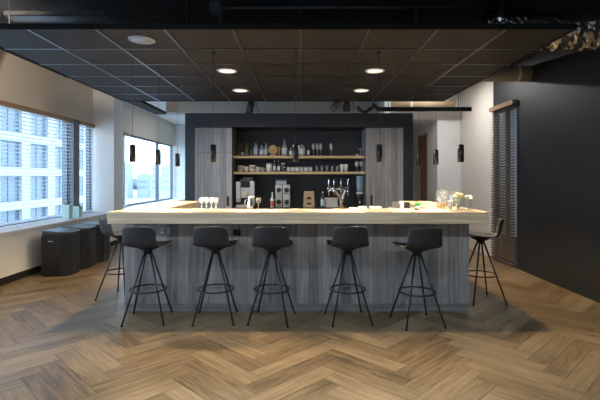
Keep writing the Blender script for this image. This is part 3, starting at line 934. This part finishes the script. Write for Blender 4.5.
# cake-stand shaped dish at the right end
t = thing('footed_dish', 'small footed dish at the right end of the upper shelf', 'dish', (cx(360.4, YI), YI, ZU+.001))
bm = B(); lathe(bm, [(0, 0), (.04, 0), (.04, .008), (.008, .015), (.008, .11), (0, .11)], 18); obj('foot', bm, 'steel', t)
bm = B(); lathe(bm, [(0, .111), (.05, .118), (.052, .13), (.045, .13), (0, .122)], 18); obj('dish', bm, 'steel', t)
bm = B(); lathe(bm, [(0, 0), (.03, 0), (.034, .035), (.03, .035), (.026, .005), (0, .005)], 16)
tag(obj('small_bowl', bm, 'grey_china', loc=(cx(357.0, 7.92), 7.92, ZU+.001)), 'little grey bowl beside the footed dish', 'bowl')

# lower shelf
def cup(px, zb, h, r, label, m, n=1, Y=YI, name='cup', group='cups on the lower shelf', handle=True):
    """n cups stacked; every cup is a thing"""
    for k in range(n):
        z = zb + k*(h+.001)
        lb = label if n == 1 else label + (', ' + ('lowest', 'second', 'topmost')[k if n == 3 else (0 if k == 0 else 2)] + ' of its stack')
        t = thing(name, lb, name.replace('_', ' '), (cx(px, Y), Y, z), 0, group)
        bm = B(); lathe(bm, [(0, 0), (r*.62, 0), (r*.9, h*.5), (r, h), (r*.92, h), (r*.8, h*.5), (r*.5, h*.42 if k < n-1 or True else .01), (0, h*.40)], 18); obj('bowl', bm, m, t)
        if handle:
            bm = B(); tube(bm, [(r*.93, 0, h*.8), (r*1.45, 0, h*.75), (r*1.45, 0, h*.4), (r*.85, 0, h*.3)], .005, 6); obj('handle', bm, m, t)
cup(240.4, ZM+.001, .055, .058, 'cream cup at the left end of the lower shelf', 'cream_china', 2)
cup(246.2, ZM+.001, .095, .040, 'small white cup second from the left on the lower shelf', 'china')
cup(252.0, ZM+.001, .060, .055, 'white cup third from the left on the lower shelf', 'china', 2)
cup(257.9, ZM+.001, .085, .038, 'low white cup left of the grey tumbler', 'china')
cup(262.6, ZM+.001, .075, .034, 'low grey cup left of the pale canister', 'grey_china')
t = thing('canister', 'pale grey cylindrical canister on the lower shelf', 'canister', (cx(269.2, YI), YI, ZM+.001))
bm = B(); cyl(bm, .052, 0, .13, n=22); obj('body', bm, 'china', t)
bm = B(); cyl(bm, .054, .131, .15, n=22); obj('lid', bm, 'grey_china', t)
bottle(274.4, ZM+.001, .205, .026, 'slim smoky bottle on the lower shelf, left of two', 'darkglass', .34, 'label', 'steel', group='bottles on the lower shelf')
bottle(278.6, ZM+.001, .205, .026, 'slim smoky bottle on the lower shelf, right of two', 'darkglass', .34, 'label', 'steel', group='bottles on the lower shelf')
t = thing('storage_jar', 'dark glass storage jar right of the slim bottles on the lower shelf', 'jar', (cx(283.2, YI), YI, ZM+.001))
bm = B(); cyl(bm, .036, 0, .135, n=20); obj('body', bm, 'darkglass', t)
bm = B(); cyl(bm, .034, .136, .158, n=20); obj('lid', bm, 'steel', t)
def tumbler(px, h, r, label, m, Y=YI):
    t = thing('tumbler', label, 'glass', (cx(px, Y), Y, ZM+.001), 0, 'tumblers on the lower shelf')
    bm = B(); lathe(bm, [(0, 0), (r*.85, 0), (r, h), (r*.93, h), (r*.8, .02), (0, .016)], 18); obj('cup', bm, m, t)
    bm = B(); lathe(bm, [(r*.88, h*.1), (r*1.0, h*.72), (r*1.02, h*.78)], 18); obj('frosted_band', bm, 'label' if m == 'jar' else 'darkglass', t)
ORD = ['first', 'second', 'third', 'fourth', 'fifth', 'sixth', 'seventh', 'eighth']
for k, px in enumerate((288.6, 293.0, 297.2, 301.6, 306.0, 310.4)):
    tumbler(px, .098, .036, ORD[k] + ' pale frosted tumbler from the left on the lower shelf', 'jar')
for k, px in enumerate((317.0, 322.4, 327.4, 332.6, 337.4)):
    tumbler(px, .115, .037, ORD[k] + ' dark smoky tumbler from the left on the lower shelf', 'darkglass')
cup(341.8, ZM+.001, .135, .036, 'tall white mug, left of the pair on the lower shelf', 'china', name='mug', group='tall white mugs', handle=False)
cup(345.9, ZM+.001, .135, .036, 'tall white mug, right of the pair on the lower shelf', 'china', name='mug', group='tall white mugs', handle=False)
goblet(356.8, ZM+.001, .19, .036, 'stemmed glass at the right end of the lower shelf, left of two', group='stemmed glasses on the lower shelf')
goblet(361.3, ZM+.001, .19, .036, 'stemmed glass at the right end of the lower shelf, right of two', group='stemmed glasses on the lower shelf')

# ------------------------------------------------------------------ machines on the back counter
YM = 7.80
def at(px, Y): return cx(px, Y)
t = thing('coffee_machine', 'silver and black coffee machine at the left of the back counter', 'coffee machine', (at(245.3, YM), YM, BC))
bm = B(); box(bm, -.165, .165, .03, .40, .012, .46); obj('body', bm, 'blackp', t, bevel=.006)
for s in (-1, 1):
    bm = B(); x0, x1 = sorted((s*.165, s*.085)); box(bm, x0, x1, -.01, .028, .10 if s < 0 else .03, .46); obj('side_panel', bm, 'steel', t, bevel=.005)
bm = B(); box(bm, -.078, .078, .0, .028, .36, .46); obj('display', bm, 'screen', t, bevel=.004)
bm = B(); box(bm, -.078, .078, .01, .029, .17, .352); obj('brew_front', bm, 'steel', t)
bm = B(); box(bm, -.035, .035, -.05, .009, .22, .27); cyl(bm, .008, .18, .22, (-.018, -.03, 0), 10); cyl(bm, .008, .18, .22, (.018, -.03, 0), 10); obj('spout', bm, 'chrome', t, bevel=.004)
bm = B(); box(bm, -.15, .15, -.09, .029, .0, .05); obj('drip_tray', bm, 'steel', t, bevel=.004)
bm = B(); box(bm, -.10, .12, .06, .34, .462, .50); box(bm, -.05, .13, .08, .32, .50, .535); obj('bean_hopper', bm, 'darkglass', t, bevel=.008)
bm = B(); box(bm, -.158, -.09, -.012, -.0105, .13, .14); obj('trim_line', bm, 'black', t)

t = thing('twin_grinder', 'silver twin bean dispenser with clear hopper on the back counter', 'dispenser', (at(282.7, YM), YM, BC))
for k, s in enumerate((-1, 1)):
    bm = B(); box(bm, s*.068-.060, s*.068+.060, .0, .34, 0, .40)
    u = obj('column_unit', bm, 'steel', t, bevel=.006)
    for z in (.27, .06):
        bm = B(); cyl(bm, .042, -.012, -.001, (s*.068, 0, z+.04), 20, 'Y'); obj('outlet', bm, 'blackp', u)
        bm = B(); box(bm, s*.068-.045, s*.068+.045, -.03, -.001, z-.025, z-.012); obj('ledge', bm, 'chrome', u)
bm = B(); box(bm, -.13, .07, .03, .30, .402, .50); obj('hopper', bm, 'jar', t, bevel=.006)
bm = B(); box(bm, -.12, .06, .04, .29, .404, .47); obj('beans', bm, 'grey_china', t)

bottle(272.2, BC, .275, .034, 'white squeeze bottle with red label left of the twin dispenser', 'china', .40, 'red', 'steel', Y=7.76, group=None, name='syrup_bottle')

# kraft carrier box
t = thing('kraft_carrier', 'tapered brown kraft carrier box on the back counter', 'box', (at(309, YM), YM, BC))
bm = B()
pts = [(-.10, 0), (.10, 0), (.088, .285), (-.088, .285)]
for y in (0, .16):
    pass
lo = [bm.verts.new((x, 0, z)) for x, z in pts]; hi = [bm.verts.new((x, .16, z)) for x, z in pts]
bm.faces.new(lo[::-1]); bm.faces.new(hi)
for i in range(4): bm.faces.new((lo[i], lo[(i+1) % 4], hi[(i+1) % 4], hi[i]))
obj('body', bm, 'kraft', t, bevel=.004)
bm = B(); prism(bm, [(.045*math.cos(R(a)), .045*math.sin(R(a))) for a in range(0, 181, 15)], -.003, -.0005)
bmesh.ops.rotate(bm, verts=bm.verts, cent=(0,0,0), matrix=Matrix.Rotation(R(90), 3, 'X'))
for v in bm.verts: v.co.y -= .0035; v.co.z += .145
obj('upper_cutout', bm, 'rubber', t)
bm = B(); box(bm, -.04, .04, -.004, -.001, .055, .085); obj('lower_cutout', bm, 'rubber', t)

# bottles left of the tap and white canister box
bottle(322.6, BC, .285, .034, 'grey green bottle standing close to the white box by the beer tap', 'darkglass', .30, 'mint', 'mint', Y=7.80, group=None, name='syrup_bottle')
t = thing('white_box', 'low white box under the left beer taps', 'box', (at(331.2, 7.86), 7.86, BC))
bm = B(); box(bm, -.115, .115, 0, .2, 0, .145); obj('body', bm, 'china', t, bevel=.008)
bm = B(); box(bm, -.118, .118, -.003, .203, .146, .165); obj('lid', bm, 'china', t, bevel=.005)

# beer tap
YT = 7.80
t = thing('beer_tap', 'chrome four-handled beer tap tower on the back counter', 'beer tap', (at(341.6, YT), YT-.03, BC))
def tx(px): return (px - 341.6)/440*YT
bm = B(); lathe(bm, [(0, 0), (.085, 0), (.085, .012), (.05, .03), (.045, .05), (0, .05)], 24); obj('base', bm, 'brass', t)
bm = B(); tube(bm, [(0, 0, .05), (0, 0, .10), (-.02, 0, .17), (-.06, 0, .24), (-.12, 0, .30), (-.20, 0, .325)], [.042, .036, .032, .032, .032, .034], 14)
tube(bm, [(0, 0, .10), (.02, 0, .17), (.04, 0, .24), (.06, 0, .30), (.07, 0, .325)], [.034, .032, .032, .032, .032], 14)
obj('column', bm, 'chrome', t)
bm = B(); tube(bm, [(tx(327.2), 0, .335), (tx(349.0), 0, .335)], .034, 16)
lathe(bm, [(0, .30), (.07, .31), (.10, .335), (.07, .36), (0, .365)], 20)
for v in bm.verts: pass
obj('cross_bar', bm, 'chrome', t)
for px in (328.4, 333.6, 340.6, 347.2):
    x = tx(px)
    bm = B(); tube(bm, [(x, -.034, .335), (x, -.07, .335), (x, -.085, .31), (x, -.085, .215)], .012, 10); sp = obj('faucet', bm, 'chrome', t)
    bm = B(); tube(bm, [(x, -.06, .35), (x, -.058, .42), (x + .004, -.055, .48), (x + .010, -.05, .515)], [.007, .009, .013, .009], 10); obj('handle', bm, 'chrome', sp)

# grinder at right
t = thing('coffee_grinder', 'dark coffee grinder with blue clear hopper at the right of the back counter', 'grinder', (at(360.2, YM), YM+.06, BC))
bm = B(); box(bm, -.075, .075, -.07, .12, 0, .03); lathe(bm, [(0, .03), (.05, .03), (.055, .10), (.07, .16), (.07, .24), (0, .24)], 20); obj('body', bm, 'blackp', t, bevel=.003)
bm = B(); lathe(bm, [(.045, .241), (.062, .241), (.062, .27), (.045, .27)], 20); obj('collar', bm, 'china', t)
bm = B(); lathe(bm, [(0, .272), (.045, .272), (.06, .31), (.06, .56), (.055, .56), (.055, .315), (0, .28)], 20); obj('hopper', bm, 'blueglass', t)
bm = B(); cyl(bm, .062, .561, .575, n=20); obj('lid', bm, 'blackp', t)
bm = B(); tube(bm, [(-.02, -.08, .14), (-.02, -.13, .12), (-.02, -.18, .09)], [.012, .010, .012], 8); obj('lever', bm, 'chrome', t)

# chrome pitcher and dark goblet near the coffee machine (front bar, inner edge)
YP = 4.80
t = thing('chrome_jug', 'chrome jug with arched handle standing on the bar before the coffee machine', 'jug', (cx(250.5, YP), YP, CT+.001))
bm = B(); lathe(bm, [(0, 0), (.036, 0), (.04, .02), (.034, .07), (.026, .115), (.032, .135), (.028, .135), (.02, .115), (0, .1)], 20); obj('body', bm, 'chrome', t)
bm = B(); tube(bm, [(-.030, 0, .11), (-.055, 0, .10), (-.062, 0, .06), (-.040, 0, .02)], .005, 8); obj('handle', bm, 'chrome', t)
bm = B(); tube(bm, [(.026, 0, .115), (.045, 0, .14)], [.012, .006], 8); obj('spout', bm, 'chrome', t)
goblet(258.4, CT+.001, .125, .030, 'smoky stemmed glass right of the chrome jug on the bar', Y=4.80, m='darkglass', group=None)
# clear glasses left
for k, px in enumerate((201.5, 206.5, 211.5, 216.0)):
    goblet(px, CT+.001, .125, .027, ORD[k] + ' clear stemmed glass from the left, on the bar before the left cabinet', Y=4.81, group='clear glasses on the bar')

# ------------------------------------------------------------------ things on the front bar, right
YB = 4.78
def stackp(px0, px1, h, label, m='paper', Y=YB, name='napkin_stack', cat='napkins'):
    w = (px1-px0)/440*Y/2
    t = thing(name, label, cat, (cx((px0+px1)/2, Y), Y, CT+.001), 0, None)
    bm = B(); box(bm, -w, w, -.06, .06, 0, h*.55); obj('sheets', bm, m, t)
    bm = B(); box(bm, -w+.004, w-.003, -.057, .058, h*.56, h); obj('top_sheet', bm, m, t)
stackp(349.5, 357.5, .016, 'thin white napkin pile on the bar below the coffee grinder')
stackp(358.5, 366.5, .030, 'thicker white napkin pile on the bar, right of the thin pile')
stackp(369.5, 381.0, .030, 'widest white napkin pile on the bar before the right cabinet')
t = thing('serving_tray', 'white tray carrying the dark caddies on the bar', 'tray', (cx(403, YB), YB, CT+.001))
bm = B(); box(bm, -.145, .145, -.065, .065, 0, .006); obj('base', bm, 'china', t)
bm = B()
for a in ((-.145, .145, -.065, -.060), (-.145, .145, .060, .065), (-.145, -.140, -.06, .06), (.140, .145, -.06, .06)): box(bm, *a, .0065, .014)
obj('rim', bm, 'china', t)
TZ = CT + .001 + .0068
def caddy(px, w, h, label, m, Y=YB):
    t = thing('condiment_caddy', label, 'caddy', (cx(px, Y), Y, TZ), 0, 'caddies on the white tray')
    bm = B(); box(bm, -w, w, -.04, .04, 0, .004)
    for a in ((-w, w, -.04, -.036), (-w, w, .036, .04), (-w, -w+.004, -.036, .036), (w-.004, w, -.036, .036)): box(bm, *a, .004, h)
    obj('box', bm, m, t)
    bm = B()
    for k in range(4): box(bm, -w+.008+k*(w*.45), -w+.008+k*(w*.45)+.006, -.03, .03, .005, h*.95)
    obj('sachets', bm, 'label', t)
caddy(395.6, .030, .075, 'left dark caddy on the white tray', 'darkglass')
caddy(401.2, .018, .072, 'narrow pale caddy in the middle of the white tray', 'label')
caddy(406.6, .026, .070, 'right dark caddy on the white tray', 'blackp')
t = thing('potted_plant', 'small bright green plant on the bar right of the white tray', 'plant', (cx(418.4, YB), YB+.02, CT+.001))
bm = B(); lathe(bm, [(0, 0), (.020, 0), (.026, .035), (.022, .035), (.018, .01), (0, .01)], 16); obj('pot', bm, 'china', t)
bm = B(); rn = random.Random(3)
for k in range(16):
    a = rn.uniform(0, 2*PI); l = rn.uniform(.03, .05)
    p = Vector((0, 0, .025)); d = Vector((math.cos(a)*l*.75, math.sin(a)*l*.75, l))
    tube(bm, [p, p+d*.5, p+d*.8, p+d], [.003, .010, .011, .001], 6)
obj('leaves', bm, 'leaf', t)
t = thing('small_dish', 'tiny dark dish left of the green plant', 'dish', (cx(414.2, YB), YB-.10, CT+.001))
bm = B(); lathe(bm, [(0, 0), (.022, 0), (.028, .014), (.024, .014), (.018, .005), (0, .005)], 16); obj('bowl', bm, 'blackp', t)

def jar(px, Y, r, h, label, content=None):
    t = thing('glass_jar', label, 'jar', (cx(px, Y), Y, CT+.001), 0, 'lidded glass jars at the right end of the bar')
    bm = B(); lathe(bm, [(0, 0), (r*.95, 0), (r, .008), (r, h*.78), (r*.9, h*.83), (r*.86, h*.83), (r*.94, h*.77), (r*.94, .012), (0, .010)], 26); obj('body', bm, 'jar', t)
    bm = B(); lathe(bm, [(r*.92, h*.832), (r*.97, h*.85), (r*.7, h*.89), (.012, h*.905), (.012, h*.93), (.022, h*.955), (.018, h*.99), (0, h)], 24); obj('lid', bm, 'jar', t)
    if content:
        bm = B(); rn = random.Random(9)
        for k in range(70):
            a = rn.uniform(0, 2*PI); q = r*.78*math.sqrt(rn.random()); z = .022 + rn.random()*.045
            sphere(bm, .010, (q*math.cos(a), q*math.sin(a), z), rn.uniform(.8, 1.3), 1, .8, 6)
        f = obj('nuts', bm, content, t); f['kind'] = 'stuff'
jar(442.0, 4.84, .066, .225, 'large lidded glass jar with orange nuts in its base', 'nut')
jar(454.0, 5.12, .066, .225, 'empty lidded glass jar standing behind the flowers')
t = thing('drinking_glass', 'short clear glass with white napkins right of the nut jar', 'glass', (cx(450.3, 4.66), 4.66, CT+.001))
bm = B(); lathe(bm, [(0, 0), (.032, 0), (.040, .095), (.037, .095), (.030, .008), (0, .006)], 20); obj('cup', bm, 'jar', t)
bm = B(); rn = random.Random(2)
for k in range(5):
    a = k*1.25
    tube(bm, [(.008*math.cos(a), .008*math.sin(a), .012), (.02*math.cos(a), .02*math.sin(a), .08), (.024*math.cos(a), .024*math.sin(a), .105)], [.006, .010, .004], 6)
obj('napkins', bm, 'paper', t)
# square glass vases with flowers
def sqvase(px, Y, w, h, label, name='glass_vase'):
    t = thing(name, label, 'vase', (cx(px, Y), Y, CT+.001), 0, 'square glass vases at the right end of the bar')
    bm = B(); box(bm, -w, w, -w, w, 0, .008)
    for a in ((-w, w, -w, -w+.003), (-w, w, w-.003, w), (-w, -w+.003, -w+.003, w-.003), (w-.003, w, -w+.003, w-.003)): box(bm, *a, .008, h)
    obj('body', bm, 'jar', t)
sqvase(459.3, 4.66, .045, .135, 'square glass vase holding the pale yellow flowers')
sqvase(468.6, 4.66, .040, .115, 'square glass vase holding white flowers, rightmost on the bar')
def bunch(px, Y, zc, rad, n, label, petals, seed, base):
    t = thing('flower_bunch', label, 'flowers', (cx(px, Y), Y, CT+.011), 0, 'flower bunches in the glass vases')
    rn = random.Random(seed)
    bm = B()
    heads = []
    for k in range(n):
        a = 2*PI*k/n + rn.uniform(-.3, .3); q = rad*(0.25 + .75*((k*7) % n)/n)
        p = Vector((q*math.cos(a), q*math.sin(a), zc + rn.uniform(-.02, .02)))
        heads.append(p)
        tube(bm, [(p.x*.3, p.y*.3, .002), (p.x*.6, p.y*.6, zc*.6), p], .003, 5)
    obj('stems', bm, 'petal', t)
    for k, p in enumerate(heads):
        bm = B()
        for j in range(6):
            a = 2*PI*j/6
            sphere(bm, .014, (p.x + .011*math.cos(a), p.y + .011*math.sin(a), p.z + .006), 1, 1, .8, 8)
        sphere(bm, .012, (p.x, p.y, p.z+.012), n=8)
        obj('flower_head', bm, petals[k % len(petals)], t)
bunch(458.6, 4.66, .138, .040, 12, 'pale yellow and white flower bunch at the right end of the bar', ['yellow', 'yellow', 'petal'], 4, 0)
bunch(469.0, 4.66, .112, .030, 8, 'white flower bunch with a brown pod, rightmost on the bar', ['petal', 'petal', 'brown'], 6, 0)

# ------------------------------------------------------------------ outside
FX = -27.0
t = thing('office_building', 'pale office building across the street, seen through the left windows', 'building', (FX, 0, -9))
bm = B()
rows = [(2.44 + 3.25*k + 9, 2.45) for k in range(-3, 5)]
cols = [(39.5 + 4.4*k, 3.1) for k in range(-4, 5)]
Y0, Y1, ZT = 20.5, 61.5, 28.0
zprev = 0
for z, h in rows:
    box(bm, -8, 0, Y0, Y1, zprev, z); zprev = z + h
box(bm, -8, 0, Y0, Y1, zprev, ZT)
for z, h in rows:
    yp = Y0
    for y, w in cols:
        box(bm, -8, 0, yp, y, z, z+h); yp = y + w
    box(bm, -8, 0, yp, Y1, z, z+h)
obj('wall', bm, 'facade', t)
for z, h in rows:
    for y, w in cols:
        bm = B(); box(bm, -.42, -.30, y, y+.08, z, z+h); box(bm, -.42, -.30, y+w-.08, y+w, z, z+h); box(bm, -.42, -.30, y+.08, y+w-.08, z, z+.08); box(bm, -.42, -.30, y+.08, y+w-.08, z+h-.08, z+h)
        box(bm, -.42, -.30, y+w*.5-.04, y+w*.5+.04, z+.08, z+h-.08)
        wf = obj('window_frame', bm, 'facframe', t)
        bm = B(); box(bm, -.38, -.36, y+.08, y+w-.08, z+.08, z+h-.08); obj('pane', bm, 'facwin', wf)
bm = B(); box(bm, -500, -8, -120, 520, -9.4, -9.0)
struct('ground', bm, 'ground', 'pale open ground outside the left windows', 'ground')
for k, (pxa, pxb, ytop, Y, lb) in enumerate(((119, 127, 163, 225, 'distant haze-tinted tower left of the far left window'), (152, 156, 164, 230, 'distant narrow block beside the far window mullion'),
                                            (161.5, 169, 166, 225, 'distant haze-tinted block right in the far left window'), (137, 148, 174.5, 235, 'low distant block between the far towers'))):
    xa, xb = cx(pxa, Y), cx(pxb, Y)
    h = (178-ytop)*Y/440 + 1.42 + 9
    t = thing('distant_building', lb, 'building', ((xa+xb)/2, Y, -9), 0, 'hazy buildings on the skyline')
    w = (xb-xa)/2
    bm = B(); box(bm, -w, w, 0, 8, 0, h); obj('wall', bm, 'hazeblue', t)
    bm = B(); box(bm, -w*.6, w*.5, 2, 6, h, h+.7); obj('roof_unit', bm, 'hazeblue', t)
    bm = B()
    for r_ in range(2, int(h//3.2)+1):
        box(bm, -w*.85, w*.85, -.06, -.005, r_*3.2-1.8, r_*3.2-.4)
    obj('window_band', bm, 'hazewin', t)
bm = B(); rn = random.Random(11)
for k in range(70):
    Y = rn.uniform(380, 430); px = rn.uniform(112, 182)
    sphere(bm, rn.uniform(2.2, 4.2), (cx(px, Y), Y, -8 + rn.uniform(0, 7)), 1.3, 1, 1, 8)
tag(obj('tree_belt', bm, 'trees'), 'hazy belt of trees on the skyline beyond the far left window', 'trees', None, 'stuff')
